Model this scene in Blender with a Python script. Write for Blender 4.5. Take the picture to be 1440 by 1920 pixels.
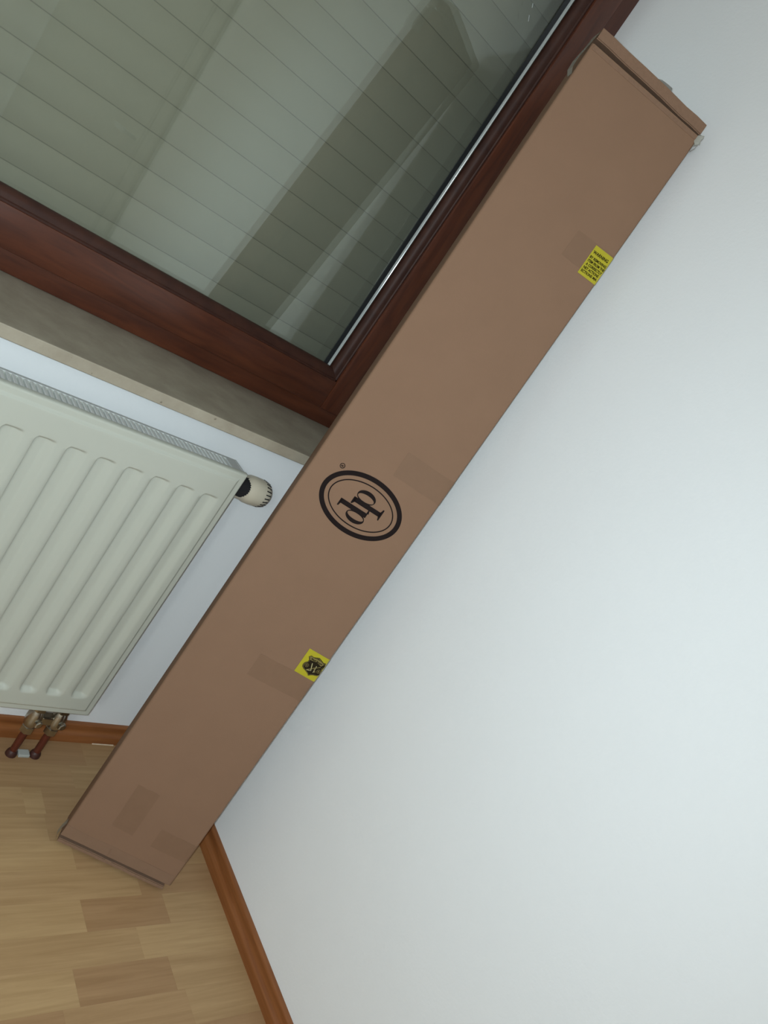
import bpy, bmesh, math, random
from mathutils import Matrix, Vector

# ------------------------------------------------------------------ clear
for o in list(bpy.data.objects):
    bpy.data.objects.remove(o)
scene = bpy.context.scene
COL = scene.collection
random.seed(7)

# ------------------------------------------------------------------ camera
# world: x towards the right-hand wall (x = 0), y towards the window wall (y = 0), z up, metres
CAM = Vector((-1.1279, -1.2346, 1.22))
R = ((0.66893461, -0.47481343, 0.57190794),      # image right
     (0.27109115, -0.56056617, -0.78248013),     # image down
     (0.69212432, 0.67846722, -0.24626439))      # forward
F_PX = 1472.85
cam_d = bpy.data.cameras.new('camera')
cam_d.sensor_fit = 'HORIZONTAL'
cam_d.sensor_width = 36.0
cam_d.lens = 36.0 * F_PX / 1440.0
cam_d.clip_start = 0.02
cam = bpy.data.objects.new('camera', cam_d)
RX, RY, RZ = Vector(R[0]).normalized(), -Vector(R[1]).normalized(), -Vector(R[2]).normalized()
m = Matrix.Identity(4)
for i in range(3):
    m[i][0], m[i][1], m[i][2], m[i][3] = RX[i], RY[i], RZ[i], CAM[i]
cam.matrix_world = m
COL.objects.link(cam)
scene.camera = cam

# ------------------------------------------------------------------ world and light
world = bpy.data.worlds.new('night')
scene.world = world
world.use_nodes = True
world.node_tree.nodes['Background'].inputs[0].default_value = (0.02, 0.022, 0.026, 1)
world.node_tree.nodes['Background'].inputs[1].default_value = 0.3

# the flash of the phone that took the picture, a thumb's width beside its lens
fl_d = bpy.data.lights.new('phone_flash', 'SPOT')
fl_d.energy = 45.0
fl_d.color = (0.83, 1.0, 1.08)
fl_d.spot_size = math.radians(165)
fl_d.spot_blend = 1.0
fl_d.shadow_soft_size = 0.004
flash = bpy.data.objects.new('phone_flash', fl_d)
fm = m.copy() @ Matrix.Rotation(math.radians(13), 4, 'Y') @ Matrix.Rotation(math.radians(4), 4, 'X')   # the beam is a little off the lens axis
fp = CAM - RX * 0.016 + RY * 0.012
for i in range(3):
    fm[i][3] = fp[i]
flash.matrix_world = fm
COL.objects.link(flash)

# unseen fill light added behind the photographer to brighten the walls
fill_d = bpy.data.lights.new('fill_light', 'POINT')
fill_d.energy = 49.0
fill_d.color = (0.93, 1.0, 1.0)
fill_d.shadow_soft_size = 0.14
fill = bpy.data.objects.new('fill_light', fill_d)
fill.location = (-2.85, -2.95, 1.95)
COL.objects.link(fill)

vs = scene.view_settings
vs.view_transform = 'Standard'
vs.look = 'None'
vs.exposure = 0.0
vs.gamma = 1.0
vs.use_curve_mapping = False

# ------------------------------------------------------------------ materials
MATS = {}
def new_mat(name):
    mt = bpy.data.materials.new(name)
    mt.use_nodes = True
    nt = mt.node_tree
    b = nt.nodes['Principled BSDF']
    MATS[name] = mt
    return mt, nt, b

def N(nt, typ, **kw):
    n = nt.nodes.new(typ)
    for k, v in kw.items():
        if k in n.inputs:
            n.inputs[k].default_value = v
        else:
            setattr(n, k, v)
    return n

def plain(name, col, rough=0.5, metal=0.0, spec=0.5, noise=0.0, nscale=40.0, bump=0.0, bscale=200.0):
    mt, nt, b = new_mat(name)
    b.inputs['Base Color'].default_value = (*col, 1)
    b.inputs['Roughness'].default_value = rough
    b.inputs['Metallic'].default_value = metal
    b.inputs['Specular IOR Level'].default_value = spec
    tc = N(nt, 'ShaderNodeTexCoord')
    if noise:
        nz = N(nt, 'ShaderNodeTexNoise', Scale=nscale, Detail=4.0)
        nt.links.new(tc.outputs['Object'], nz.inputs['Vector'])
        mx = N(nt, 'ShaderNodeMix', data_type='RGBA')
        mx.inputs[6].default_value = (*[c * (1 - noise) for c in col], 1)
        mx.inputs[7].default_value = (*[min(1, c * (1 + noise)) for c in col], 1)
        nt.links.new(nz.outputs['Fac'], mx.inputs[0])
        nt.links.new(mx.outputs[2], b.inputs['Base Color'])
    if bump:
        nb = N(nt, 'ShaderNodeTexNoise', Scale=bscale, Detail=3.0)
        nt.links.new(tc.outputs['Object'], nb.inputs['Vector'])
        bp = N(nt, 'ShaderNodeBump', Strength=bump, Distance=0.001)
        nt.links.new(nb.outputs['Fac'], bp.inputs['Height'])
        nt.links.new(bp.outputs['Normal'], b.inputs['Normal'])
    return mt

def wood(name, c0, c1, rough=0.35, stretch=(1, 14, 14), scale=6.0, detail=6.0, bump=0.05, coat=0.0, use_random=False, spec=0.5):
    mt, nt, b = new_mat(name)
    tc = N(nt, 'ShaderNodeTexCoord')
    mp = N(nt, 'ShaderNodeMapping')
    mp.inputs['Scale'].default_value = stretch
    src = tc.outputs['Object']
    if use_random:
        oi = N(nt, 'ShaderNodeObjectInfo')
        ml = N(nt, 'ShaderNodeMath', operation='MULTIPLY')
        ml.inputs[1].default_value = 37.0
        nt.links.new(oi.outputs['Random'], ml.inputs[0])
        ad = N(nt, 'ShaderNodeVectorMath', operation='ADD')
        nt.links.new(src, ad.inputs[0])
        nt.links.new(ml.outputs[0], ad.inputs[1])
        src = ad.outputs[0]
    nt.links.new(src, mp.inputs['Vector'])
    nz = N(nt, 'ShaderNodeTexNoise', Scale=scale, Detail=detail, Roughness=0.62)
    nz.inputs['Distortion'].default_value = 0.6
    nt.links.new(mp.outputs[0], nz.inputs['Vector'])
    cr = N(nt, 'ShaderNodeValToRGB')
    cr.color_ramp.elements[0].position = 0.32
    cr.color_ramp.elements[0].color = (*c0, 1)
    cr.color_ramp.elements[1].position = 0.68
    cr.color_ramp.elements[1].color = (*c1, 1)
    nt.links.new(nz.outputs['Fac'], cr.inputs[0])
    nt.links.new(cr.outputs[0], b.inputs['Base Color'])
    b.inputs['Roughness'].default_value = rough
    b.inputs['Specular IOR Level'].default_value = spec
    b.inputs['Coat Weight'].default_value = coat
    b.inputs['Coat Roughness'].default_value = 0.12
    bp = N(nt, 'ShaderNodeBump', Strength=bump, Distance=0.0006)
    nt.links.new(nz.outputs['Fac'], bp.inputs['Height'])
    nt.links.new(bp.outputs['Normal'], b.inputs['Normal'])
    return mt

plain('wall_paint', (0.80, 0.80, 0.80), rough=0.9, spec=0.15, noise=0.012, nscale=9.0, bump=0.35, bscale=150.0)
plain('ceiling_paint', (0.8, 0.8, 0.78), rough=0.9, spec=0.1)
plain('cardboard', (0.236, 0.137, 0.086), rough=0.82, spec=0.2, noise=0.05, nscale=14.0, bump=0.12, bscale=420.0)
plain('cardboard_edge', (0.23, 0.137, 0.090), rough=0.9, spec=0.1, noise=0.12, nscale=160.0, bump=0.5, bscale=500.0)
plain('packing_tape', (0.212, 0.122, 0.075), rough=0.65, spec=0.2, noise=0.05, nscale=60.0, bump=0.15, bscale=120.0)
plain('packing_tape_pale', (0.226, 0.134, 0.086), rough=0.6, spec=0.25, noise=0.05, nscale=60.0, bump=0.2, bscale=120.0)
plain('print_ink', (0.0125, 0.0075, 0.0070), rough=0.8, spec=0.12)
plain('sticker_yellow', (0.43, 0.365, 0.018), rough=0.4, spec=0.4, noise=0.06, nscale=90.0)
plain('sticker_ink', (0.016, 0.010, 0.003), rough=0.7, spec=0.15)
plain('emblem_olive', (0.19, 0.145, 0.045), rough=0.5, spec=0.3)
plain('emblem_pale', (0.46, 0.40, 0.20), rough=0.5, spec=0.3)
plain('radiator_enamel', (0.468, 0.472, 0.408), rough=0.34, spec=0.45, noise=0.02, nscale=5.0)
plain('radiator_grey', (0.56, 0.57, 0.55), rough=0.4, spec=0.4, noise=0.06, nscale=30.0)
plain('grille_paint', (0.70, 0.71, 0.68), rough=0.45, spec=0.4)
plain('radiator_inside', (0.30, 0.31, 0.31), rough=0.6, spec=0.3)
plain('knob_ivory', (0.56, 0.50, 0.39), rough=0.36, spec=0.5, noise=0.05, nscale=40.0)
plain('black_plastic', (0.012, 0.012, 0.014), rough=0.45)
plain('nickel', (0.50, 0.47, 0.40), rough=0.25, metal=1.0, noise=0.2, nscale=120.0)
plain('copper_pipe', (0.13, 0.032, 0.018), rough=0.35, metal=0.35, noise=0.25, nscale=60.0)
plain('rosette_grey', (0.42, 0.43, 0.40), rough=0.5)
plain('rosette_brown', (0.05, 0.016, 0.012), rough=0.5)
plain('shutter_slat', (0.43, 0.385, 0.325), rough=0.55, spec=0.3, noise=0.03, nscale=3.0)
plain('shutter_gap', (0.26, 0.235, 0.20), rough=0.7)
plain('rubber_seal', (0.012, 0.013, 0.015), rough=0.35)
plain('silicone_bead', (0.33, 0.35, 0.34), rough=0.12, spec=0.8)
plain('door_white', (0.34, 0.315, 0.26), rough=0.5, noise=0.05, nscale=4.0)
plain('metal_handle', (0.5, 0.5, 0.5), rough=0.3, metal=1.0)
plain('pale_chip', (0.75, 0.60, 0.45), rough=0.6)
wood('window_wood', (0.050, 0.0125, 0.0060), (0.098, 0.026, 0.0105), rough=0.36, stretch=(2.5, 22, 22), scale=3.0, bump=0.08, coat=0.08)
wood('bead_wood', (0.030, 0.0105, 0.0070), (0.052, 0.0185, 0.0110), rough=0.55, stretch=(8, 8, 8), scale=3.0, bump=0.08, spec=0.25)
wood('window_wood_upright', (0.050, 0.0125, 0.0060), (0.098, 0.026, 0.0105), rough=0.36, stretch=(22, 22, 2.5), scale=3.0, bump=0.08, coat=0.08)
wood('baseboard_wood_x', (0.20, 0.064, 0.017), (0.29, 0.105, 0.032), rough=0.4, stretch=(1.5, 25, 25), scale=4.0)
wood('baseboard_wood_y', (0.20, 0.064, 0.017), (0.29, 0.105, 0.032), rough=0.4, stretch=(25, 1.5, 25), scale=4.0)
for i, (k, g_) in enumerate(((0.86, 0.93), (0.95, 0.97), (1.00, 1.0), (1.07, 1.02))):
    wood('laminate_%d' % i, (0.365 * k, 0.222 * k * g_, 0.104 * k * g_), (0.465 * k, 0.298 * k * g_, 0.149 * k * g_), rough=0.45,
         stretch=(1.1, 22, 22), scale=3.6, detail=8.0, bump=0.02, use_random=True, spec=0.3)

# sill stone: brownish, cloudy, with darker specks
mt, nt, b = new_mat('sill_stone')
tc = N(nt, 'ShaderNodeTexCoord')
n1 = N(nt, 'ShaderNodeTexNoise', Scale=14.0, Detail=8.0, Roughness=0.65)
n2 = N(nt, 'ShaderNodeTexNoise', Scale=90.0, Detail=4.0)
nt.links.new(tc.outputs['Object'], n1.inputs['Vector'])
nt.links.new(tc.outputs['Object'], n2.inputs['Vector'])
cr = N(nt, 'ShaderNodeValToRGB')
cr.color_ramp.elements[0].position = 0.3
cr.color_ramp.elements[0].color = (0.255, 0.215, 0.16, 1)
cr.color_ramp.elements[1].position = 0.72
cr.color_ramp.elements[1].color = (0.37, 0.325, 0.25, 1)
nt.links.new(n1.outputs['Fac'], cr.inputs[0])
cr2 = N(nt, 'ShaderNodeValToRGB')
cr2.color_ramp.elements[0].position = 0.22
cr2.color_ramp.elements[0].color = (0.4, 0.36, 0.32, 1)
cr2.color_ramp.elements[1].position = 0.30
cr2.color_ramp.elements[1].color = (1, 1, 1, 1)
nt.links.new(n2.outputs['Fac'], cr2.inputs[0])
mx = N(nt, 'ShaderNodeMix', data_type='RGBA', blend_type='MULTIPLY')
mx.inputs[0].default_value = 1.0
nt.links.new(cr.outputs[0], mx.inputs[6])
nt.links.new(cr2.outputs[0], mx.inputs[7])
nt.links.new(mx.outputs[2], b.inputs['Base Color'])
b.inputs['Roughness'].default_value = 0.5

# window glass: a thin double pane, slightly green, clear with a mirror reflection on top
mt, nt, b = new_mat('window_glass')
nt.nodes.remove(b)
out = nt.nodes['Material Output']
tr = N(nt, 'ShaderNodeBsdfTransparent')
tr.inputs[0].default_value = (0.89, 0.915, 0.885, 1)
gl = N(nt, 'ShaderNodeBsdfGlossy')
gl.inputs['Roughness'].default_value = 0.0
gl.inputs[0].default_value = (0.95, 1.0, 0.97, 1)
fr = N(nt, 'ShaderNodeFresnel', IOR=1.5)
mlt = N(nt, 'ShaderNodeMath', operation='MULTIPLY', use_clamp=True)
mlt.inputs[1].default_value = 1.9
nt.links.new(fr.outputs[0], mlt.inputs[0])
ms = N(nt, 'ShaderNodeMixShader')
nt.links.new(mlt.outputs[0], ms.inputs[0])
nt.links.new(tr.outputs[0], ms.inputs[1])
nt.links.new(gl.outputs[0], ms.inputs[2])
nt.links.new(ms.outputs[0], out.inputs[0])

# clear film tape: mostly see-through, a little milky
mt, nt, b = new_mat('clear_tape')
b.inputs['Base Color'].default_value = (0.50, 0.49, 0.43, 1)
b.inputs['Roughness'].default_value = 0.25
b.inputs['Alpha'].default_value = 0.62

# ------------------------------------------------------------------ mesh helpers
def bm_box(x0, x1, y0, y1, z0, z1, bm=None, bevel=0.0, seg=2):
    own = bmesh.new()
    vs_ = [own.verts.new((x, y, z)) for z in (z0, z1) for y in (y0, y1) for x in (x0, x1)]
    for f in ((0, 2, 3, 1), (4, 5, 7, 6), (0, 1, 5, 4), (2, 6, 7, 3), (0, 4, 6, 2), (1, 3, 7, 5)):
        own.faces.new([vs_[i] for i in f])
    if bevel:
        bmesh.ops.bevel(own, geom=list(own.edges), offset=bevel, segments=seg, profile=0.5, affect='EDGES')
    if bm is None:
        return own
    tmp = bpy.data.meshes.new('tmp')
    own.to_mesh(tmp)
    own.free()
    bm.from_mesh(tmp)
    bpy.data.meshes.remove(tmp)
    return bm

def bm_join(bm, other):
    tmp = bpy.data.meshes.new('tmp')
    other.to_mesh(tmp)
    other.free()
    bm.from_mesh(tmp)
    bpy.data.meshes.remove(tmp)
    return bm

def bm_sweep(profile, p0, p1, ax_u, ax_v):
    """extrude a closed 2-D profile (u, v) from point p0 to p1"""
    bm = bmesh.new()
    U, V = Vector(ax_u), Vector(ax_v)
    a = [bm.verts.new(Vector(p0) + U * u + V * v) for u, v in profile]
    b_ = [bm.verts.new(Vector(p1) + U * u + V * v) for u, v in profile]
    n = len(profile)
    for i in range(n):
        bm.faces.new((a[i], a[(i + 1) % n], b_[(i + 1) % n], b_[i]))
    bm.faces.new(a[::-1])
    bm.faces.new(b_)
    bmesh.ops.recalc_face_normals(bm, faces=list(bm.faces))
    return bm

def bm_lathe(profile, origin, axis, up, seg=32, cap=True):
    """profile: (distance along axis, radius)"""
    bm = bmesh.new()
    A = Vector(axis).normalized()
    U = Vector(up).normalized()
    W = A.cross(U)
    rings = []
    for t, r in profile:
        ring = []
        for k in range(seg):
            an = 2 * math.pi * k / seg
            ring.append(bm.verts.new(Vector(origin) + A * t + (U * math.cos(an) + W * math.sin(an)) * r))
        rings.append(ring)
    for i in range(len(rings) - 1):
        for k in range(seg):
            bm.faces.new((rings[i][k], rings[i][(k + 1) % seg], rings[i + 1][(k + 1) % seg], rings[i + 1][k]))
    if cap:
        bm.faces.new(rings[0][::-1])
        bm.faces.new(rings[-1])
    bmesh.ops.recalc_face_normals(bm, faces=list(bm.faces))
    return bm

def bm_poly(pts, y0, y1):
    """flat polygon in local (x, z), thickness from y0 (front) to y1"""
    bm = bmesh.new()
    fr_ = [bm.verts.new((x, y0, z)) for x, z in pts]
    bk = [bm.verts.new((x, y1, z)) for x, z in pts]
    n = len(pts)
    bm.faces.new(fr_)
    bm.faces.new(bk[::-1])
    for i in range(n):
        bm.faces.new((fr_[i], bk[i], bk[(i + 1) % n], fr_[(i + 1) % n]))
    bmesh.ops.triangulate(bm, faces=[f for f in bm.faces if len(f.verts) > 4])
    bmesh.ops.recalc_face_normals(bm, faces=list(bm.faces))
    return bm

def bm_ring(cx, cz, ax, az, bx, bz, y0, y1, seg=72, c2=None, sgn=1):
    """elliptic ring between the outer ellipse (ax, az) and the inner one (bx, bz) whose centre may be shifted"""
    bm = bmesh.new()
    ix, iz = (cx, cz) if c2 is None else c2
    L = []
    for k in range(seg):
        t = 2 * math.pi * k / seg
        c, s = math.cos(t), math.sin(t)
        L.append([bm.verts.new((cx + ax * c, y0, cz + az * s)), bm.verts.new((ix + bx * c, y0, iz + bz * s)),
                  bm.verts.new((cx + ax * c, y1, cz + az * s)), bm.verts.new((ix + bx * c, y1, iz + bz * s))])
    for k in range(seg):
        p, q = L[k], L[(k + 1) % seg]
        bm.faces.new((p[0], q[0], q[1], p[1]))
        bm.faces.new((p[2], p[3], q[3], q[2]))
        bm.faces.new((p[0], p[2], q[2], q[0]))
        bm.faces.new((p[1], q[1], q[3], p[3]))
    bmesh.ops.recalc_face_normals(bm, faces=list(bm.faces))
    return bm

WM = {}
def empty(name, loc=(0, 0, 0), mat4=None):
    o = bpy.data.objects.new(name, None)
    o.empty_display_size = 0.05
    COL.objects.link(o)
    M = mat4 if mat4 is not None else Matrix.Translation(loc)
    o.matrix_world = M
    WM[o.name] = M.copy()
    return o

def obj(name, bm, mat, parent=None, local=False, smooth=None, base=None):
    """link a bmesh as one object; bm is in world space unless local"""
    me = bpy.data.meshes.new(name)
    o = bpy.data.objects.new(name, me)
    pm = WM[parent.name] if parent is not None else Matrix.Identity(4)
    if base is not None:                       # own origin at a given world point
        M = Matrix.Translation(base)
    else:
        M = pm
    if not local:
        bm.transform(M.inverted())
    bm.to_mesh(me)
    bm.free()
    if smooth:
        for p in me.polygons:
            p.use_smooth = True
        me.set_sharp_from_angle(angle=math.radians(smooth))
    me.materials.append(MATS[mat])
    COL.objects.link(o)
    if parent is not None:
        o.parent = parent
        if base is not None:
            o.matrix_basis = pm.inverted() @ M
    elif base is not None:
        o.matrix_world = M
    WM[o.name] = M.copy()
    return o

def tag(o, label=None, cat=None, group=None, kind=None):
    if label: o['label'] = label
    if cat: o['category'] = cat
    if group: o['group'] = group
    if kind: o['kind'] = kind
    return o

# ------------------------------------------------------------------ room shell
XL, YF, ZC = -3.4, -4.3, 2.45
WX0, WZ0, WZ1 = -1.55, 0.84, 2.16          # window opening
floor = obj('floor', bm_box(XL, 0.0, YF, 0.0, -0.12, -0.008), 'laminate_1')
tag(floor, 'light beech laminate floor of short strips', 'floor', kind='structure')
tag(obj('ceiling', bm_box(XL - 0.2, 0.35, YF - 0.2, 0.35, ZC, ZC + 0.12), 'ceiling_paint'), 'white ceiling', 'ceiling', kind='structure')
tag(obj('wall_right', bm_box(0.0, 0.2, YF - 0.2, 0.36, -0.12, ZC), 'wall_paint'), 'white wall with fine paint texture beside the box', 'wall', kind='structure')
bw = bm_box(XL, 0.0, 0.0, 0.36, -0.12, WZ0)
bm_box(XL, WX0, 0.0, 0.36, WZ0, ZC, bw)
bm_box(WX0, 0.0, 0.0, 0.36, WZ1, ZC, bw)
tag(obj('wall_back', bw, 'wall_paint'), 'white wall under the window, behind the radiator', 'wall', kind='structure')
tag(obj('wall_left', bm_box(XL - 0.2, XL, YF - 0.2, 0.36, -0.12, ZC), 'wall_paint'), 'white wall out of view', 'wall', kind='structure')
tag(obj('wall_front', bm_box(XL, 0.0, YF - 0.2, YF, -0.12, ZC), 'wall_paint'), 'white wall behind the photographer', 'wall', kind='structure')

# laminate strips, each its own piece; the ones named here follow the photograph
def plank(x0, x1, y0, y1, shade):
    g = 0.00004
    o = obj('plank', bm_box(x0 + g, x1 - g, y0 + g, y1 - g, -0.0079, 0.0), 'laminate_%d' % shade, floor, base=((x0 + x1) / 2, (y0 + y1) / 2, -0.004))
    return o
PITCH = 0.0635
known = {2: [(-0.62, -0.385, 2), (-0.385, -0.345, 3), (-0.345, -0.05, 1)],
         6: [(-0.64, -0.318, 3), (-0.318, -0.146, 0), (-0.146, 0.0, 2)],
         7: [(-0.52, -0.222, 2), (-0.222, 0.0, 3)],
         8: [(-0.70, -0.36, 3), (-0.36, -0.175, 0), (-0.175, 0.0, 2)]}
rows = [(-0.0805, 0.0), (-0.144, -0.0805)]
rows += [(-0.144 - PITCH * (k + 1), -0.144 - PITCH * k) for k in range(10)]
for r, (ya, yb) in enumerate(rows):
    x = 0.0
    x_end = -1.56
    if r in known:
        for xa, xb, s in known[r][::-1]:
            plank(xa, min(xb, 0.0), ya, yb, s)
        x = known[r][0][0]
        if known[r][-1][1] < 0.0:
            plank(known[r][-1][1], 0.0, ya, yb, 2)
    last = None
    while x > x_end + 0.001:
        ln = random.choice((0.16, 0.19, 0.23, 0.27, 0.31))
        if x - ln < x_end + 0.08:
            ln = x - x_end
        s = random.choice([k for k in (0, 1, 1, 2, 2, 3) if k != last])
        last = s
        plank(x - ln, x, ya, yb, s)
        x -= ln
# the rest of the floor, further left and behind the camera
rest = bm_box(XL, -1.56, YF, 0.0, -0.0079, 0.0)
bm_box(-1.56, 0.0, YF, rows[-1][0], -0.0079, 0.0, rest)
ro = obj('plank_field', rest, 'laminate_1', floor)
ro['kind'] = 'stuff'

# baseboards: moulded beech strip
PROF = [(0.0, 0.0), (0.0150, 0.0), (0.0150, 0.0165), (0.0142, 0.0200), (0.0110, 0.0235), (0.0085, 0.0275), (0.0080, 0.0330),
        (0.0088, 0.0385), (0.0100, 0.0430), (0.0096, 0.0470), (0.0070, 0.0490), (0.0, 0.0492)]
o = obj('baseboard_right', bm_sweep(PROF, (0, YF, 0), (0, -0.0, 0), (-1, 0, 0), (0, 0, 1)), 'baseboard_wood_y', smooth=50)
tag(o, 'orange brown moulded wooden baseboard along the right wall', 'baseboard', kind='structure')
o = obj('baseboard_back', bm_sweep(PROF, (XL, 0, 0), (-0.0152, 0, 0), (0, -1, 0), (0, 0, 1)), 'baseboard_wood_x', smooth=50)
tag(o, 'orange brown moulded wooden baseboard under the radiator', 'baseboard', kind='structure')
obj('edge_chip', bm_box(-0.203, -0.150, -0.0172, -0.0150, 0.0, 0.0022, bevel=0.0006), 'pale_chip', o)

# ------------------------------------------------------------------ window
win = empty('window_1', (-0.75, 0.13, 0.86))
tag(win, 'dark mahogany stained wooden window with a closed shutter behind the pane', 'window', kind='structure')
YFR, YS, YG = 0.1314, 0.112, 0.137
# stone sill
sill = obj('window_sill', bm_box(WX0 - 0.05, -0.0005, -0.116, 0.20, 0.84, 0.86, bevel=0.0012), 'sill_stone', win)
sill['label'] = 'brown grey stone window sill slab'
# fixed frame
fx0, fx1, fz0, fz1 = WX0, -0.0005, 0.8605, WZ1
for nm, c, mt_ in (('frame_rail', (fx0, fx1, YFR, YFR + 0.055, fz0, fz0 + 0.062), 'window_wood'),
                   ('frame_rail', (fx0, fx1, YFR, YFR + 0.055, fz1 - 0.06, fz1), 'window_wood'),
                   ('frame_post', (fx1 - 0.075, fx1, YFR + 0.0006, YFR + 0.055, fz0 + 0.062, fz1 - 0.06), 'window_wood_upright'),
                   ('frame_post', (fx0, fx0 + 0.075, YFR + 0.0006, YFR + 0.055, fz0 + 0.062, fz1 - 0.06), 'window_wood_upright')):
    obj(nm, bm_box(*c, bevel=0.002), mt_, win, smooth=40)
# sash, overlapping the frame
sx1, sz0, sz1 = -0.052, 0.899, WZ1 - 0.035
ix1, iz0, iz1 = -0.104, 0.9645, WZ1 - 0.10
sx0, ix0 = WX0 + 0.05, WX0 + 0.105
for nm, c, mt_ in (('sash_rail', (ix0, ix1, YS, YFR - 0.0006, sz0, iz0), 'window_wood'),
                   ('sash_rail', (ix0, ix1, YS, YFR - 0.0006, iz1, sz1), 'window_wood'),
                   ('sash_stile', (ix1, sx1, YS - 0.0012, YFR - 0.0006, sz0, sz1), 'window_wood_upright'),
                   ('sash_stile', (sx0, ix0, YS - 0.0012, YFR - 0.0006, sz0, sz1), 'window_wood_upright')):
    obj(nm, bm_box(*c, bevel=0.0022), mt_, win, smooth=40)
# glazing beads: rounded step from the sash face down to the pane
gx0, gx1, gz0, gz1 = ix0 + 0.023, -0.127, 0.9855, iz1 - 0.022
BP = [(0.0, 0.0195), (0.0, 0.0040), (0.0030, 0.0040), (0.0050, 0.0060), (0.0115, 0.0068), (0.0165, 0.0090), (0.0200, 0.0140), (0.0215, 0.0200), (0.0215, 0.0245), (0.0, 0.0245)]
bz = [(p, q) for p, q in BP]
obj('glazing_bead', bm_sweep(bz, (ix0, YS, iz0), (ix1, YS, iz0), (0, 0, 1), (0, 1, 0)), 'bead_wood', win, smooth=35)
obj('glazing_bead', bm_sweep(bz, (ix0, YS, iz1), (ix1, YS, iz1), (0, 0, -1), (0, 1, 0)), 'bead_wood', win, smooth=35)
obj('glazing_bead', bm_sweep(bz, (ix1, YS, iz0), (ix1, YS, iz1), (-1, 0, 0), (0, 1, 0)), 'bead_wood', win, smooth=35)
obj('glazing_bead', bm_sweep(bz, (ix0, YS, iz0), (ix0, YS, iz1), (1, 0, 0), (0, 1, 0)), 'bead_wood', win, smooth=35)
# shiny silicone strip and black rubber along the upright bead
SP = [(0.0, 0.0), (-0.0020, -0.0035), (-0.0050, -0.0058), (-0.0080, -0.0040), (-0.0092, 0.0)]
sl = obj('glazing_seal', bm_sweep(SP, (-0.1262, YG, gz0 - 0.002), (-0.1262, YG, gz1), (1, 0, 0), (0, 1, 0)), 'silicone_bead', win, smooth=60)
sl['label'] = 'shiny pale sealing strip'
obj('rubber_gasket', bm_box(-0.146, -0.1354, YG - 0.0024, YG, gz0 - 0.004, gz1, bevel=0.0006), 'rubber_seal', win)
obj('glazing_seal', bm_sweep(SP, (gx0, YG, gz0), (gx0, YG, gz1), (-1, 0, 0), (0, 1, 0)), 'silicone_bead', win, smooth=60)
# the double pane
def pane(y):
    bm = bmesh.new()
    v = [bm.verts.new(p) for p in ((gx0 - 0.01, y, gz0 - 0.01), (-0.120, y, gz0 - 0.01), (-0.120, y, gz1 + 0.01), (gx0 - 0.01, y, gz1 + 0.01))]
    bm.faces.new(v)
    return bm
obj('glass_pane', pane(YG + 0.0002), 'window_glass', win)
obj('glass_pane', pane(YG + 0.0162), 'window_glass', win)

# two thin pale slivers set on the pane
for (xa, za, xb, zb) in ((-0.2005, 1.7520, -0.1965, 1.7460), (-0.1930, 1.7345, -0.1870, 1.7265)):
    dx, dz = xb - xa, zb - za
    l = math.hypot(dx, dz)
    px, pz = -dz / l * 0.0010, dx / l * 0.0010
    obj('pane_sliver', bm_poly([(xa + px, za + pz), (xa - px, za - pz), (xb - px, zb - pz), (xb + px, zb + pz)], YG - 0.0004, YG + 0.0001), 'silicone_bead', win)

# roller shutter, closed
shut = empty('roller_shutter', (-0.78, 0.24, 0.85))
tag(shut, 'closed grey beige roller shutter of horizontal slats seen through the window pane', 'shutter')
SLP = 0.0565
SZ0 = 1.0013 - 3 * SLP
SPR = []
for k in range(9):
    t = k / 8.0
    SPR.append((0.0040 * (1 - (2 * t - 1) ** 2), t * (SLP - 0.0018)))
prof = [(-u, v) for u, v in SPR] + [(0.008, SLP - 0.0018), (0.008, 0.0)]
slat_me = None
nsl = int((WZ1 - SZ0) / SLP)
for k in range(nsl):
    z = SZ0 + k * SLP
    if slat_me is None:
        o = obj('slat', bm_sweep(prof, (-0.745, 0, 0), (0.745, 0, 0), (0, 1, 0), (0, 0, 1)), 'shutter_slat', shut, local=True, smooth=40)
        slat_me = o.data
    else:
        o = bpy.data.objects.new('slat', slat_me)
        COL.objects.link(o)
        o.parent = shut
    o.location = (0.0, 0.0, z - 0.85 + 0.0009)
obj('hinge_backing', bm_box(-1.52, -0.04, 0.2405, 0.2465, SZ0, SZ0 + nsl * SLP), 'shutter_gap', shut)
obj('guide_rail', bm_box(-0.05, -0.022, 0.222, 0.26, 0.852, WZ1 - 0.002, bevel=0.002), 'radiator_grey', shut)
obj('guide_rail', bm_box(-1.538, -1.51, 0.222, 0.26, 0.852, WZ1 - 0.002, bevel=0.002), 'radiator_grey', shut)

# door in the right wall behind the photographer (mirrored in the pane)
door = empty('door_1', (-0.0, -3.0, 0.0))
tag(door, 'plain brownish door in the right wall, mirrored in the window pane', 'door', kind='structure')
obj('door_leaf', bm_box(-0.030, -0.002, -4.15, -1.84, 0.006, 2.0, bevel=0.002), 'door_white', door)
for c in ((-0.024, -0.0006, -1.838, -1.71, 0.0, 2.075), (-0.024, -0.0006, -4.22, -4.152, 0.0, 2.075), (-0.024, -0.0006, -4.152, -1.838, 2.003, 2.075)):
    obj('door_casing', bm_box(*c, bevel=0.003), 'door_white', door)
obj('door_handle', bm_join(bm_box(-0.085, -0.03, -1.91, -1.895, 1.04, 1.055, bevel=0.003), bm_box(-0.088, -0.073, -2.03, -1.895, 1.038, 1.057, bevel=0.005)), 'metal_handle', door)

# ------------------------------------------------------------------ radiator
RADX0, RADX1 = -1.325, -0.3235
RZ0, RZ1 = 0.1730, 0.7792
YR = -0.1183
rad = empty('radiator', (-0.82, -0.09, 0.0))
tag(rad, 'cream white flat panel radiator with vertical pressed channels under the window', 'radiator')

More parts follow.
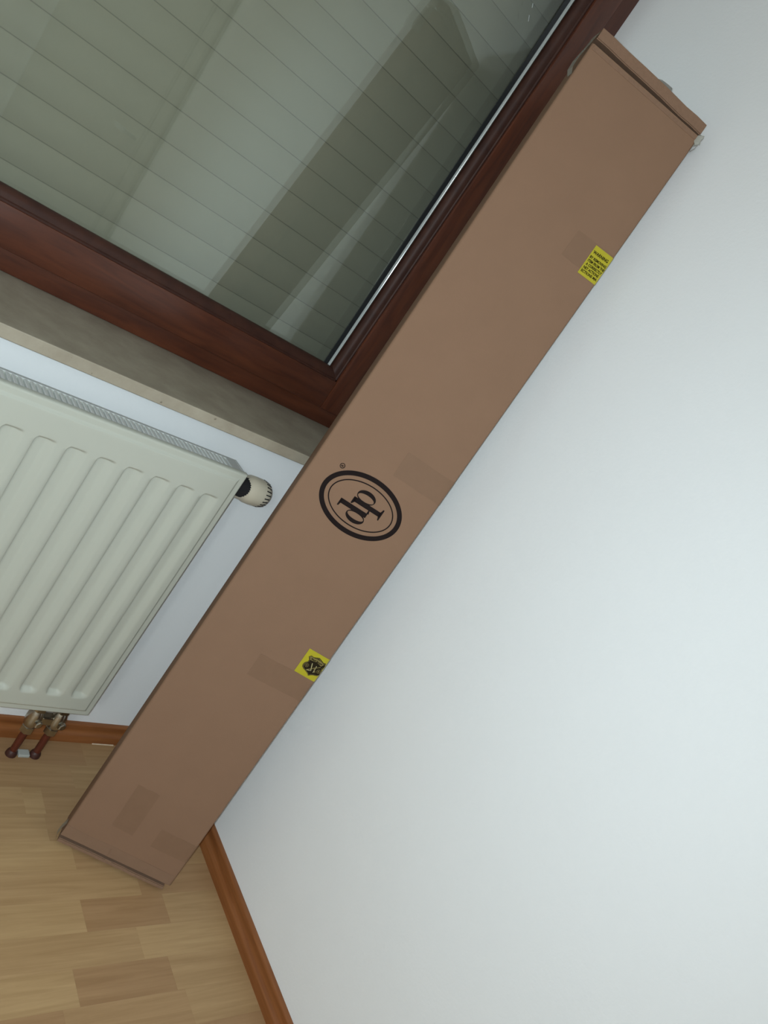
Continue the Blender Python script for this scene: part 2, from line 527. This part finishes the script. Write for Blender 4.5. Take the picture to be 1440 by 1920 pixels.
def sstep(a, b_, x):
    t = max(0.0, min(1.0, (x - a) / (b_ - a)))
    return t * t * (3 - 2 * t)
GP = 0.0506
G0 = -0.3850           # left wall of the last channel
NG = 19
GZ0, GZ1 = 0.2180, 0.7215
def groove(x, z):
    d = 0.0
    k = math.floor((x - G0) / GP + 0.12)
    if -NG < k <= 0:
        xl = G0 + k * GP
        u = x - xl
        # tops are rounded: the channel starts a little lower near its sides
        cz = 0.004 * max(0.0, 1 - u / 0.006) ** 2
        fx = sstep(-0.0022, 0.0012, u) * (1 - sstep(0.0165, 0.0335, u))
        fz = sstep(GZ0 + cz, GZ0 + cz + 0.012, z) * (1 - sstep(GZ1 - cz - 0.006, GZ1 - cz, z))
        d = 0.0085 * fx * fz
    # rim set back along the four edges
    ed = min(x - RADX0, RADX1 - x, z - RZ0, RZ1 - z)
    rim = 0.0036 * (1 - sstep(0.0125, 0.0152, ed)) + 0.003 * (1 - sstep(0.0, 0.0025, ed)) + 0.0018 * math.exp(-((ed - 0.0150) / 0.0011) ** 2)
    return d + rim
xs = set()
for k in range(-NG + 1, 1):
    xl = G0 + k * GP
    for u in (-0.0024, -0.0014, -0.0004, 0.0006, 0.0014, 0.004, 0.008, 0.0125, 0.0165, 0.019, 0.0215, 0.025, 0.0285, 0.031, 0.0338, 0.041):
        xs.add(round(xl + u, 5))
for e_ in (0.0, 0.0012, 0.0025, 0.0042, 0.008, 0.0113, 0.0125, 0.0134, 0.0142, 0.0150, 0.0158, 0.0167, 0.0176, 0.02):
    xs.add(round(RADX0 + e_, 5)); xs.add(round(RADX1 - e_, 5))
zs = set()
for e_ in (0.0, 0.0012, 0.0025, 0.0042, 0.008, 0.0113, 0.0125, 0.0134, 0.0142, 0.0150, 0.0158, 0.0167, 0.0176, 0.02):
    zs.add(round(RZ0 + e_, 5)); zs.add(round(RZ1 - e_, 5))
for u in (-0.002, 0.0, 0.002, 0.004, 0.006, 0.008, 0.010, 0.012, 0.014, 0.016, 0.02):
    zs.add(round(GZ0 + u, 5))
for u in (0.002, 0.0, -0.0012, -0.0024, -0.0036, -0.0048, -0.006, -0.0075, -0.009, -0.0105, -0.014):
    zs.add(round(GZ1 + u, 5))
zs |= {0.3, 0.45, 0.6}
xs = sorted(x for x in xs if RADX0 - 1e-6 <= x <= RADX1 + 1e-6)
zs = sorted(zs)
bm = bmesh.new()
grid = [[bm.verts.new((x, YR + groove(x, z), z)) for z in zs] for x in xs]
for i in range(len(xs) - 1):
    for j in range(len(zs) - 1):
        bm.faces.new((grid[i][j], grid[i + 1][j], grid[i + 1][j + 1], grid[i][j + 1]))
# turned-back edges
loop = [grid[i][0] for i in range(len(xs))] + [grid[-1][j] for j in range(1, len(zs))] + \
       [grid[i][-1] for i in range(len(xs) - 2, -1, -1)] + [grid[0][j] for j in range(len(zs) - 2, 0, -1)]
back = [bm.verts.new((v.co.x, -0.1015, v.co.z)) for v in loop]
for i in range(len(loop)):
    j = (i + 1) % len(loop)
    bm.faces.new((loop[i], back[i], back[j], loop[j]))
bm.faces.new(back[::-1])
bmesh.ops.recalc_face_normals(bm, faces=list(bm.faces))
obj('front_panel', bm, 'radiator_enamel', rad, smooth=55)
obj('rear_panel', bm_box(RADX0, RADX1 - 0.004, -0.066, -0.0565, RZ0 + 0.004, RZ1 - 0.003, bevel=0.002), 'radiator_enamel', rad)
for xa, xb in ((RADX1 - 0.0055, RADX1 - 0.0035), (RADX0 + 0.0035, RADX0 + 0.0055)):
    obj('side_cover', bm_box(xa, xb, -0.1015, -0.0575, RZ0 + 0.002, RZ1 - 0.001), 'radiator_grey', rad)
# corrugated convector between the panels
cv = bmesh.new()
x = RADX0 + 0.02
va = []
k = 0
while x < RADX1 - 0.02:
    y = -0.098 if (k // 2) % 2 == 0 else -0.070
    va.append((x, y))
    x += 0.0 if k % 2 == 1 else 0.011
    if k % 2 == 1:
        x += 0.003
    k += 1
vt = [cv.verts.new((a, b_, RZ0 + 0.06)) for a, b_ in va]
vu = [cv.verts.new((a, b_, RZ1 - 0.045)) for a, b_ in va]
for i in range(len(va) - 1):
    cv.faces.new((vt[i], vt[i + 1], vu[i + 1], vu[i]))
obj('convector_sheet', cv, 'radiator_inside', rad)
# top grille: two rails, cross slats and a plain end piece
obj('grille_rail', bm_box(RADX0 + 0.002, RADX1 - 0.004, -0.0645, -0.0570, RZ1 - 0.0065, RZ1 - 0.0015), 'radiator_grey', rad)
obj('grille_rail', bm_box(RADX0 + 0.002, RADX1 - 0.004, -0.1012, -0.0980, RZ1 - 0.0065, RZ1 - 0.0020), 'radiator_grey', rad)
obj('grille_end', bm_box(-0.352, RADX1 - 0.006, -0.0978, -0.0647, RZ1 - 0.0045, RZ1 - 0.0015), 'radiator_grey', rad)
sm = None
x = -0.3600
while x > RADX0 + 0.01:
    if sm is None:
        o = obj('grille_slat', bm_box(-0.0028, 0.0028, -0.0168, 0.0168, -0.0035, 0.0, bevel=0.0005, seg=1), 'grille_paint', rad, local=True)
        sm = o.data
    else:
        o = bpy.data.objects.new('grille_slat', sm)
        COL.objects.link(o)
        o.parent = rad
    o.matrix_basis = Matrix.Translation(Vector((x, -0.0813, RZ1 - 0.0018)) - Vector((-0.82, -0.09, 0.0)))
    x -= 0.00935
# dirt smear and bracket by the end of the grille
obj('wall_bracket', bm_box(-0.425, -0.385, -0.062, -0.0005, 0.60, 0.74, bevel=0.002), 'radiator_grey', rad)
obj('wall_bracket', bm_box(-1.265, -1.225, -0.062, -0.0005, 0.60, 0.74, bevel=0.002), 'radiator_grey', rad)

# thermostat head on the right, seen from its open base
TY, TZ, TX = -0.0700, 0.7370, -0.312
prof = [(0.000, 0.0205), (0.000, 0.0238), (0.010, 0.0244), (0.024, 0.0252), (0.029, 0.0262), (0.032, 0.0275), (0.045, 0.0280),
        (0.058, 0.0277), (0.067, 0.0262), (0.074, 0.0235), (0.079, 0.0195), (0.0815, 0.0140), (0.082, 0.0)]
hb = bm_lathe(prof, (TX, TY, TZ), (1, 0, 0), (0, 0, 1), seg=48, cap=False)
head = obj('thermostat_head', hb, 'knob_ivory', rad, smooth=40)
head['label'] = 'ivory plastic thermostat knob'
dk = bm_lathe([(0.006, 0.0205), (0.006, 0.0)], (TX, TY, TZ), (1, 0, 0), (0, 0, 1), seg=48, cap=False)
bm_join(dk, bm_lathe([(-0.0002, 0.0206), (0.006, 0.0206)], (TX, TY, TZ), (1, 0, 0), (0, 0, 1), seg=48, cap=False))
obj('knob_socket', dk, 'black_plastic', head)
# broken-out piece of the collar: the black serrated insert shows with a ragged edge
ins = bmesh.new()
cols = []
NT = 22
for k in range(NT + 1):
    an = math.radians(-52 + 104.0 * k / NT)
    edge = 0.0235 - 0.010 * (abs(k - NT / 2) / (NT / 2)) ** 2.2 + (0.0016 if k % 2 else -0.0008)
    ringv = []
    for t, rr in ((0.0005, 0.0244), (edge * 0.5, 0.0251), (edge, 0.0256)):
        a_ = math.radians(68) + an          # measured from +z towards -y, about the camera's side
        ringv.append(ins.verts.new((TX + t, TY - rr * math.sin(a_), TZ + rr * math.cos(a_))))
    cols.append(ringv)
for k in range(NT):
    for q in range(2):
        ins.faces.new((cols[k][q], cols[k + 1][q], cols[k + 1][q + 1], cols[k][q + 1]))
bmesh.ops.recalc_face_normals(ins, faces=list(ins.faces))
bmesh.ops.solidify(ins, geom=list(ins.faces), thickness=0.0006)
obj('serrated_insert', ins, 'black_plastic', head)
obj('valve_stub', bm_lathe([(-0.018, 0.0125), (0.006, 0.0125)], (TX, TY, TZ), (1, 0, 0), (0, 0, 1), seg=24), 'nickel', rad, smooth=40)
for k in range(22):
    an = 2 * math.pi * k / 22
    g = bm_box(0.0615, 0.0745, -0.0011, 0.0011, 0.0238, 0.0280)
    # tilt so that the slot follows the dome
    g.transform(Matrix.Translation((TX, TY, TZ)) @ Matrix.Rotation(an, 4, 'X') @ Matrix.Translation((0.0615, 0, 0.0268)) @
                Matrix.Rotation(math.radians(15), 4, 'Y') @ Matrix.Translation((-0.0615, 0, -0.0268)))
    obj('grip_slot', g, 'black_plastic', head)
for an in (200, 245):
    g = bm_lathe([(0.0240, 0.0013), (0.0262, 0.0013)], (0, 0, 0), (0, 0, 1), (1, 0, 0), seg=10)
    g.transform(Matrix.Translation((TX + 0.017, TY, TZ)) @ Matrix.Rotation(math.radians(an - 180), 4, 'X'))
    obj('index_hole', g, 'black_plastic', head)

# connection block, copper pipes and floor rosette
for i, px in enumerate((-0.3925, -0.3430)):
    py = -0.0590
    obj('pipe', bm_lathe([(0.002, 0.0076), (0.078, 0.0076)], (px, py, 0), (0, 0, 1), (1, 0, 0), seg=20), 'copper_pipe', rad, smooth=40)
    obj('compression_nut', bm_lathe([(0.066, 0.0115), (0.069, 0.0140), (0.083, 0.0140), (0.086, 0.0120)], (px, py, 0), (0, 0, 1), (1, 0, 0), seg=6), 'nickel', rad)
    vb = bm_lathe([(0.084, 0.0110), (0.088, 0.0150), (0.100, 0.0170), (0.112, 0.0165), (0.122, 0.0135), (0.128, 0.0110)], (px, py, 0), (0, 0, 1), (1, 0, 0), seg=24)
    v = obj('valve_body', vb, 'nickel', rad, smooth=40)
    obj('union_nut', bm_lathe([(0.126, 0.0125), (0.129, 0.0155), (0.146, 0.0155), (0.149, 0.0130)], (px, py, 0), (0, 0, 1), (1, 0, 0), seg=6), 'nickel', rad)
    obj('threaded_stub', bm_lathe([(0.148, 0.0095), (0.178, 0.0095)], (px, py, 0), (0, 0, 1), (1, 0, 0), seg=16), 'nickel', rad, smooth=40)
    obj('screw_cap', bm_lathe([(0.0, 0.0085), (0.022, 0.0085), (0.024, 0.0065)], (px, py, 0.104), (0.25, -0.97, 0), (0, 0, 1), seg=6), 'nickel', v)
    obj('pipe_collar', bm_lathe([(0.0, 0.0118), (0.006, 0.0114), (0.010, 0.0100), (0.013, 0.0080)], (px, py, 0), (0, 0, 1), (1, 0, 0), seg=24), 'rosette_brown', rad, smooth=40)
obj('bridge_piece', bm_box(-0.380, -0.3555, -0.0690, -0.0490, 0.094, 0.114, bevel=0.003), 'nickel', rad)
obj('drain_cap', bm_lathe([(0.0, 0.010), (0.020, 0.010), (0.023, 0.007)], (-0.338, -0.060, 0.158), (1, 0, 0), (0, 0, 1), seg=16), 'black_plastic', rad)
obj('floor_rosette', bm_box(-0.3795, -0.3560, -0.0680, -0.0500, 0.0, 0.0075, bevel=0.002), 'rosette_grey', rad)

# ------------------------------------------------------------------ the long cardboard box
BW, BL, BD = 0.2367, 1.6773, 0.060
BASE = Vector((-0.34095, -0.27474, 0.0232))
yaw, pitch, roll = -0.54962, 0.11209, -0.00424
ev = Vector((math.cos(yaw), math.sin(yaw), 0)); nv = Vector((-math.sin(yaw), math.cos(yaw), 0)); kv = Vector((0, 0, 1))
uv = kv * math.cos(pitch) + nv * math.sin(pitch); n2 = nv * math.cos(pitch) - kv * math.sin(pitch)
e2 = ev * math.cos(roll) + uv * math.sin(roll); u2 = uv * math.cos(roll) - ev * math.sin(roll)
BM = Matrix.Identity(4)
for i in range(3):
    BM[i][0], BM[i][1], BM[i][2], BM[i][3] = e2[i], n2[i], u2[i], BASE[i]
box = empty('cardboard_box', mat4=BM)
tag(box, 'tall narrow brown cardboard box with a black oval logo leaning in the corner', 'box')
RB = 0.0045                                      # rounded long edges
def outline(w, d, r, inset=0.0, seg=5):
    pts = []
    for cx, cy, a0 in ((r, r, 180), (w - r, r, 270), (w - r, d - r, 0), (r, d - r, 90)):
        for k in range(seg + 1):
            an = math.radians(a0 + 90.0 * k / seg)
            pts.append((cx + (r - inset) * math.cos(an), cy + (r - inset) * math.sin(an)))
    return pts
# the sleeve: an open tube of board, 4 mm thick
T = 0.004
oo = outline(BW, BD, RB)
ii = outline(BW, BD, RB, inset=T - 0.0002)
bm = bmesh.new()
nz_ = 14
outer = [[bm.verts.new((x, y, BL * j / nz_)) for x, y in oo] for j in range(nz_ + 1)]
inner = [[bm.verts.new((x, y, z)) for x, y in ii] for z in (0.0, BL)]
n = len(oo)
for j in range(nz_):
    for i in range(n):
        bm.faces.new((outer[j][i], outer[j][(i + 1) % n], outer[j + 1][(i + 1) % n], outer[j + 1][i]))
for i in range(n):
    k = (i + 1) % n
    bm.faces.new((outer[0][i], inner[0][i], inner[0][k], outer[0][k]))
    bm.faces.new((outer[-1][i], outer[-1][k], inner[1][k], inner[1][i]))
    bm.faces.new((inner[0][i], inner[1][i], inner[1][k], inner[0][k]))
bmesh.ops.recalc_face_normals(bm, faces=list(bm.faces))
obj('sleeve', bm, 'cardboard', box, local=True, smooth=60)
# end closures: the flap is folded over and stands a little proud of the open edge, leaving a dark slot
def flap(z0, z1, x0, x1, y0, skew0=0.0, skew1=0.0):
    """slab across the end; skew lifts the left / right end"""
    b_ = bm_box(x0, x1, y0, BD - 0.003, 0, 1)
    bmesh.ops.subdivide_edges(b_, edges=[e for e in b_.edges if abs((e.verts[0].co - e.verts[1].co).x) > 0.1], cuts=9)
    rnd = random.Random(3)
    jit = {}
    for v in b_.verts:
        t = (v.co.x - x0) / (x1 - x0)
        key = round(t, 2)
        if key not in jit:
            jit[key] = (rnd.uniform(-0.0006, 0.0006), rnd.uniform(-0.0006, 0.0006))
        sh = skew0 * (1 - t) + skew1 * t
        v.co.z = (z1 if v.co.z > 0.5 else z0) + sh + jit[key][0]
        if v.co.y < 0.02:
            v.co.y += jit[key][1]
    bmesh.ops.bevel(b_, geom=[e for e in b_.edges if abs((e.verts[0].co - e.verts[1].co).x) > 0.005], offset=0.0016, segments=2, affect='EDGES')
    return b_
obj('top_flap', flap(BL + 0.0085, BL + 0.0275, 0.0015, BW - 0.0015, 0.0006, 0.0010, -0.0048), 'cardboard_edge', box, local=True, smooth=50)
obj('bottom_flap', flap(-0.0166, -0.0078, 0.0010, BW - 0.0100, 0.0004, 0.0, 0.0006), 'cardboard_edge', box, local=True, smooth=50)
obj('inner_flap', bm_box(0.006, BW - 0.006, 0.0260, BD - 0.006, -0.0066, 0.030), 'cardboard_edge', box, local=True)
obj('inner_flap', bm_box(0.006, BW - 0.006, 0.0260, BD - 0.006, BL - 0.03, BL + 0.0070), 'cardboard_edge', box, local=True)
# scored crease just under the top edge
obj('crease', bm_box(0.004, BW - 0.004, -0.0009, 0.0010, BL - 0.0085, BL - 0.0015, bevel=0.0007), 'cardboard_edge', box, local=True)

# sheets that lie on the front and bend round the right or left long edge
def sheet(s0, s1, b0, b1, off=0.0004, skew=0.0, wob=0.0, seed=1, left=False):
    rnd = random.Random(seed)
    def pos(s, o):
        if s <= BW - RB:
            return (s, -o)
        arc = RB * math.pi / 2
        t = s - (BW - RB)
        if t < arc:
            an = t / RB
            return (BW - RB + (RB + o) * math.sin(an), RB - (RB + o) * math.cos(an))
        return (BW + o, RB + t - arc)
    S = [s0]
    for k in range(1, 5):
        v = s0 + (s1 - s0) * k / 5
        S.append(v)
    arc0 = BW - RB
    for k in range(6):
        S.append(arc0 + RB * math.pi / 2 * k / 5)
    S.append(s1)
    S = sorted(v for v in set(S) if s0 <= v <= s1)
    bm = bmesh.new()
    rows_ = []
    for s in S:
        w0 = rnd.uniform(-wob, wob); w1 = rnd.uniform(-wob, wob)
        e0 = rnd.uniform(-wob, wob) if s == s0 else 0.0
        x, y = pos(s, off)
        xb, yb = pos(s, -0.0002)
        dz = skew * (s - s0)
        rows_.append((bm.verts.new((x + e0, y, b0 + dz + w0)), bm.verts.new((x - e0, y, b1 + dz + w1)),
                      bm.verts.new((xb + e0, yb, b0 + dz + w0)), bm.verts.new((xb - e0, yb, b1 + dz + w1))))
    for i in range(len(rows_) - 1):
        p, q = rows_[i], rows_[i + 1]
        bm.faces.new((p[0], q[0], q[1], p[1]))
        bm.faces.new((p[0], p[2], q[2], q[0]))
        bm.faces.new((p[1], q[1], q[3], p[3]))
    bm.faces.new((rows_[0][0], rows_[0][1], rows_[0][3], rows_[0][2]))
    p = rows_[-1]
    bm.faces.new((p[0], p[2], p[3], p[1]))
    bmesh.ops.recalc_face_normals(bm, faces=list(bm.faces))
    return bm
def tape(s0, s1, b0, b1, mat='packing_tape', **kw):
    return obj('tape_strip', sheet(s0, s1, b0, b1, **kw), mat, box, local=True, smooth=50)
tape(0.157, BW + 0.045, 1.3925, 1.4405, off=0.00030, seed=2, skew=0.03, wob=0.0006)
tape(0.134, BW + 0.045, 0.9200, 0.9695, off=0.00030, seed=3, wob=0.0008)
tape(0.121, BW + 0.045, 0.4620, 0.5100, off=0.00030, seed=4, skew=0.03, wob=0.0006)
tape(0.0705, 0.1160, 0.0630, 0.1640, off=0.00030, seed=5, wob=0.0010)
tape(0.1570, BW + 0.045, 0.0590, 0.1020, off=0.00030, seed=6, wob=0.0008)
tape(0.0005, BW - 0.0050, 0.0005, 0.0235, mat='packing_tape_pale', off=0.00035, seed=8, wob=0.0008)

# printed oval with the two letters, read along the height of the box
Y0, Y1 = -0.00045, 0.0002
CX, CZ = 0.1180, 0.8418
obj('logo_ring', bm_ring(CX, CZ, 0.0811, 0.0568, 0.0722, 0.0480, Y0, Y1, seg=96), 'print_ink', box, local=True)
obj('logo_ring', bm_ring(CX, CZ, 0.0650, 0.0412, 0.0629, 0.0391, Y0, Y1, seg=96), 'print_ink', box, local=True)
def rect(x0, x1, z0, z1):
    return [(x0, z0), (x1, z0), (x1, z1), (x0, z1)]
# letter d: stem, ascender serif, bowl, foot
d_ = bm_poly(rect(0.0815, 0.1365, 0.8275, 0.8362), Y0, Y1)
bm_join(d_, bm_poly([(0.0800, 0.8215), (0.0826, 0.8215), (0.0840, 0.8275), (0.0850, 0.8362), (0.0800, 0.8362)], Y0, Y1))
bm_join(d_, bm_poly([(0.1340, 0.8362), (0.1385, 0.8362), (0.1365, 0.8425), (0.1340, 0.8425)], Y0, Y1))
bm_join(d_, bm_ring(0.1200, 0.8195, 0.0185, 0.0112, 0.0165, 0.0058, Y0 - 0.00002, Y1, seg=48, c2=(0.1200, 0.8212)))
obj('logo_letter', d_, 'print_ink', box, local=True)
p_ = bm_poly(rect(0.1000, 0.1560, 0.8425, 0.8512), Y0, Y1)
bm_join(p_, bm_poly([(0.1570, 0.8365), (0.1590, 0.8365), (0.1590, 0.8580), (0.1565, 0.8580), (0.1545, 0.8512), (0.1545, 0.8425)], Y0, Y1))
bm_join(p_, bm_poly([(0.0985, 0.8375), (0.1010, 0.8375), (0.1040, 0.8425), (0.1040, 0.8512), (0.0985, 0.8512)], Y0, Y1))
bm_join(p_, bm_ring(0.1180, 0.8600, 0.0185, 0.0118, 0.0165, 0.0064, Y0 - 0.00002, Y1, seg=48, c2=(0.1180, 0.8580)))
obj('logo_letter', p_, 'print_ink', box, local=True)
# registered mark
rm = bm_ring(0.0498, 0.8848, 0.0049, 0.0049, 0.0036, 0.0036, Y0, Y1, seg=32)
obj('registered_mark', rm, 'print_ink', box, local=True)

def text_bm(body, x, z, size, y=-0.0008, width=None, rot=0.0, slant=0.0):
    cu = bpy.data.curves.new('lettering', 'FONT')
    cu.body = body
    cu.size = size
    cu.resolution_u = 3
    cu.offset = size * 0.032
    to = bpy.data.objects.new('lettering', cu)
    COL.objects.link(to)
    dg = bpy.context.evaluated_depsgraph_get()
    me = bpy.data.meshes.new_from_object(to.evaluated_get(dg))
    bpy.data.objects.remove(to)
    bpy.data.curves.remove(cu)
    bm = bmesh.new()
    bm.from_mesh(me)
    bpy.data.meshes.remove(me)
    xs_ = [v.co.x for v in bm.verts]
    w0, w1 = min(xs_), max(xs_)
    k = (width / (w1 - w0)) if width else 1.0
    c, s = math.cos(rot), math.sin(rot)
    for v in bm.verts:
        tx = (v.co.x - w0) * k + v.co.y * slant
        ty = v.co.y
        v.co = Vector((x + tx * c - ty * s, y, z + tx * s + ty * c))
    ext = bmesh.ops.extrude_face_region(bm, geom=list(bm.faces))
    for g in ext['geom']:
        if isinstance(g, bmesh.types.BMVert):
            g.co.y += 0.0003
    bmesh.ops.recalc_face_normals(bm, faces=list(bm.faces))
    return bm
rmark = text_bm('R', 0.0, 0.0, 0.0066, y=0.0)
rmark.transform(Matrix.Translation((0.0520, Y0, 0.8830)) @ Matrix.Rotation(math.radians(-90), 4, 'Y'))
obj('registered_letter', rmark, 'print_ink', box, local=True)

# yellow warning sticker, bent round the right edge
st1 = obj('sticker', sheet(0.1975, BW + 0.018, 1.3860, 1.4395, off=0.0007, skew=0.02, seed=11), 'sticker_yellow', box, local=True, smooth=50)
st1['label'] = 'yellow warning sticker with dark lettering'
LW = 0.0355
for body, x, z, sz, w_ in (('WARNING', 0.2000, 1.4262, 0.0072, 0.0315), ('BY REMOVING', 0.1998, 1.4170, 0.0062, 0.0345),
                           ('ITEM FROM THE', 0.2002, 1.4105, 0.0062, 0.0352), ('A CORRECTLY', 0.2008, 1.4040, 0.0062, 0.0340),
                           ('NET ACTIONS', 0.2006, 1.3975, 0.0062, 0.0320), ('ECTIONS MA', 0.2004, 1.3910, 0.0062, 0.0335)):
    obj('lettering', text_bm(body, x, z, sz, y=-0.0011, width=w_, rot=0.04), 'sticker_ink', st1, local=True)

# yellow emblem sticker: shield with banner, two discs and crossed sticks
st2 = obj('sticker', sheet(0.1915, BW + 0.018, 0.5130, 0.5655, off=0.0007, seed=12), 'sticker_yellow', box, local=True, smooth=50)
st2['label'] = 'yellow sticker with a dark shield emblem'
AX = 0.2182
half = [(0.2182, 0.5592), (0.2128, 0.5556), (0.2073, 0.5548), (0.2024, 0.5556), (0.1987, 0.5513), (0.2034, 0.5452), (0.2024, 0.5420), (0.1985, 0.5375),
        (0.1976, 0.5325), (0.1990, 0.5285), (0.2030, 0.5258), (0.2110, 0.5230), (0.2160, 0.5205), (0.2185, 0.5178)]
def shield(sc, y0):
    pts = []
    cx, cz = AX, 0.538
    L = [(cx + (x - cx) * sc, cz + (z - cz) * sc) for x, z in half]
    Rr = [(2 * cx - x, z) for x, z in L][::-1][1:-1]
    lim = BW - RB * 0.25
    return bm_poly(L + [(min(x, lim), z) for x, z in Rr], y0, y0 + 0.0003)
obj('emblem_shield', shield(1.0, -0.0010), 'sticker_ink', st2, local=True)
obj('emblem_line', shield(0.955, -0.00115), 'emblem_olive', st2, local=True)
obj('emblem_field', shield(0.905, -0.0013), 'sticker_ink', st2, local=True)
obj('emblem_banner', bm_poly([(0.2005, 0.5530), (0.2040, 0.5470), (0.2182, 0.5492), (0.2290, 0.5462), (0.2325, 0.5522), (0.2182, 0.5550)], -0.0016, -0.0012), 'emblem_olive', st2, local=True)
obj('lettering', text_bm('Bad Boys', 0.2055, 0.5492, 0.0042, y=-0.0019, width=0.0230), 'sticker_ink', st2, local=True)
for cx in (0.2048, 0.2308):
    obj('emblem_disc', bm_join(bm_ring(cx, 0.5352, 0.0038, 0.0038, 0.0031, 0.0031, -0.0017, -0.0012, seg=28), bm_ring(cx, 0.5352, 0.0015, 0.0015, 0.0002, 0.0002, -0.0017, -0.0012, seg=20)), 'emblem_olive', st2, local=True)
def stick(x0, z0, x1, z1, w_, mat):
    dx, dz = x1 - x0, z1 - z0
    l = math.hypot(dx, dz)
    px, pz = -dz / l * w_, dx / l * w_
    obj('emblem_stick', bm_poly([(x0 + px, z0 + pz), (x0 - px, z0 - pz), (x1 - px, z1 - pz), (x1 + px, z1 + pz)], -0.0019, -0.0012), mat, st2, local=True)
stick(0.2118, 0.5436, 0.2172, 0.5290, 0.0007, 'emblem_pale')
stick(0.2218, 0.5425, 0.2230, 0.5282, 0.0006, 'emblem_pale')
stick(0.2085, 0.5270, 0.2295, 0.5444, 0.0006, 'emblem_olive')
stick(0.2086, 0.5270, 0.2155, 0.5289, 0.0006, 'emblem_pale')
stick(0.2190, 0.5380, 0.2260, 0.5300, 0.0008, 'emblem_olive')

# loose ends of clear film tape at the corners of the box
def scrap(pts, seed, mat='clear_tape', name='tape_scrap'):
    """small crumpled film: pts is a strip of point pairs in box coordinates"""
    bm = bmesh.new()
    vv = [(bm.verts.new(a), bm.verts.new(b_)) for a, b_ in pts]
    for i in range(len(vv) - 1):
        bm.faces.new((vv[i][0], vv[i + 1][0], vv[i + 1][1], vv[i][1]))
    bmesh.ops.solidify(bm, geom=list(bm.faces), thickness=0.0003)
    return obj(name, bm, mat, box, local=True)
# top left: film bridging the corner
scrap([((-0.0008, 0.001, 1.622), (-0.0008, 0.022, 1.622)), ((-0.0056, 0.000, 1.630), (-0.0070, 0.022, 1.630)), ((-0.0062, 0.000, 1.645), (-0.0078, 0.021, 1.645)),
       ((-0.0034, -0.001, 1.668), (-0.0044, 0.019, 1.670)), ((-0.0012, -0.001, 1.688), (-0.0022, 0.016, 1.692)), ((0.0030, -0.0005, 1.700), (0.0022, 0.012, 1.702))], 1)
# top right: crumpled knot
rnd = random.Random(21)
kn = bmesh.new()
bmesh.ops.create_icosphere(kn, subdivisions=2, radius=0.0095)
for v in kn.verts:
    k = 1 + rnd.uniform(-0.38, 0.30)
    v.co = Vector((v.co.x * 0.75 * k, v.co.y * 0.9 * k, v.co.z * 1.25 * k))
kn.transform(Matrix.Translation((BW + 0.0025, 0.004, BL - 0.004)))
obj('tape_scrap', kn, 'clear_tape', box, local=True)
scrap([((BW - 0.002, -0.0008, BL - 0.028), (BW + 0.002, 0.006, BL - 0.026)), ((BW + 0.004, -0.001, BL - 0.018), (BW + 0.007, 0.006, BL - 0.016)), ((BW + 0.003, -0.001, BL - 0.006), (BW + 0.006, 0.006, BL - 0.004))], 2)
# middle of the top flap
scrap([((0.118, 0.000, BL + 0.0235), (0.118, 0.014, BL + 0.0250)), ((0.128, 0.000, BL + 0.0275), (0.129, 0.014, BL + 0.0285)), ((0.140, 0.001, BL + 0.0290), (0.139, 0.014, BL + 0.0300)),
       ((0.150, 0.000, BL + 0.0285), (0.150, 0.014, BL + 0.0295)), ((0.153, 0.000, BL + 0.0225), (0.153, 0.014, BL + 0.0230)), ((0.168, 0.000, BL + 0.0220), (0.168, 0.014, BL + 0.0225))], 3)
# bottom left corner: worn film
scrap([((-0.0015, 0.001, 0.026), (-0.0015, 0.016, 0.026)), ((-0.0055, 0.000, 0.010), (-0.0060, 0.016, 0.010)), ((-0.0060, -0.001, -0.004), (-0.0075, 0.014, -0.004)), ((-0.0020, 0.000, -0.017), (-0.0030, 0.014, -0.017))], 4)
# light scuff on the bottom edge
obj('scuff', bm_box(0.0960, 0.0985, -0.0007, 0.0002, 0.0020, 0.0180, bevel=0.0003), 'cardboard_edge', box, local=True)
obj('scuff', bm_box(0.0985, 0.1120, -0.0008, 0.0002, -0.0085, -0.0060, bevel=0.0003), 'packing_tape_pale', box, local=True)
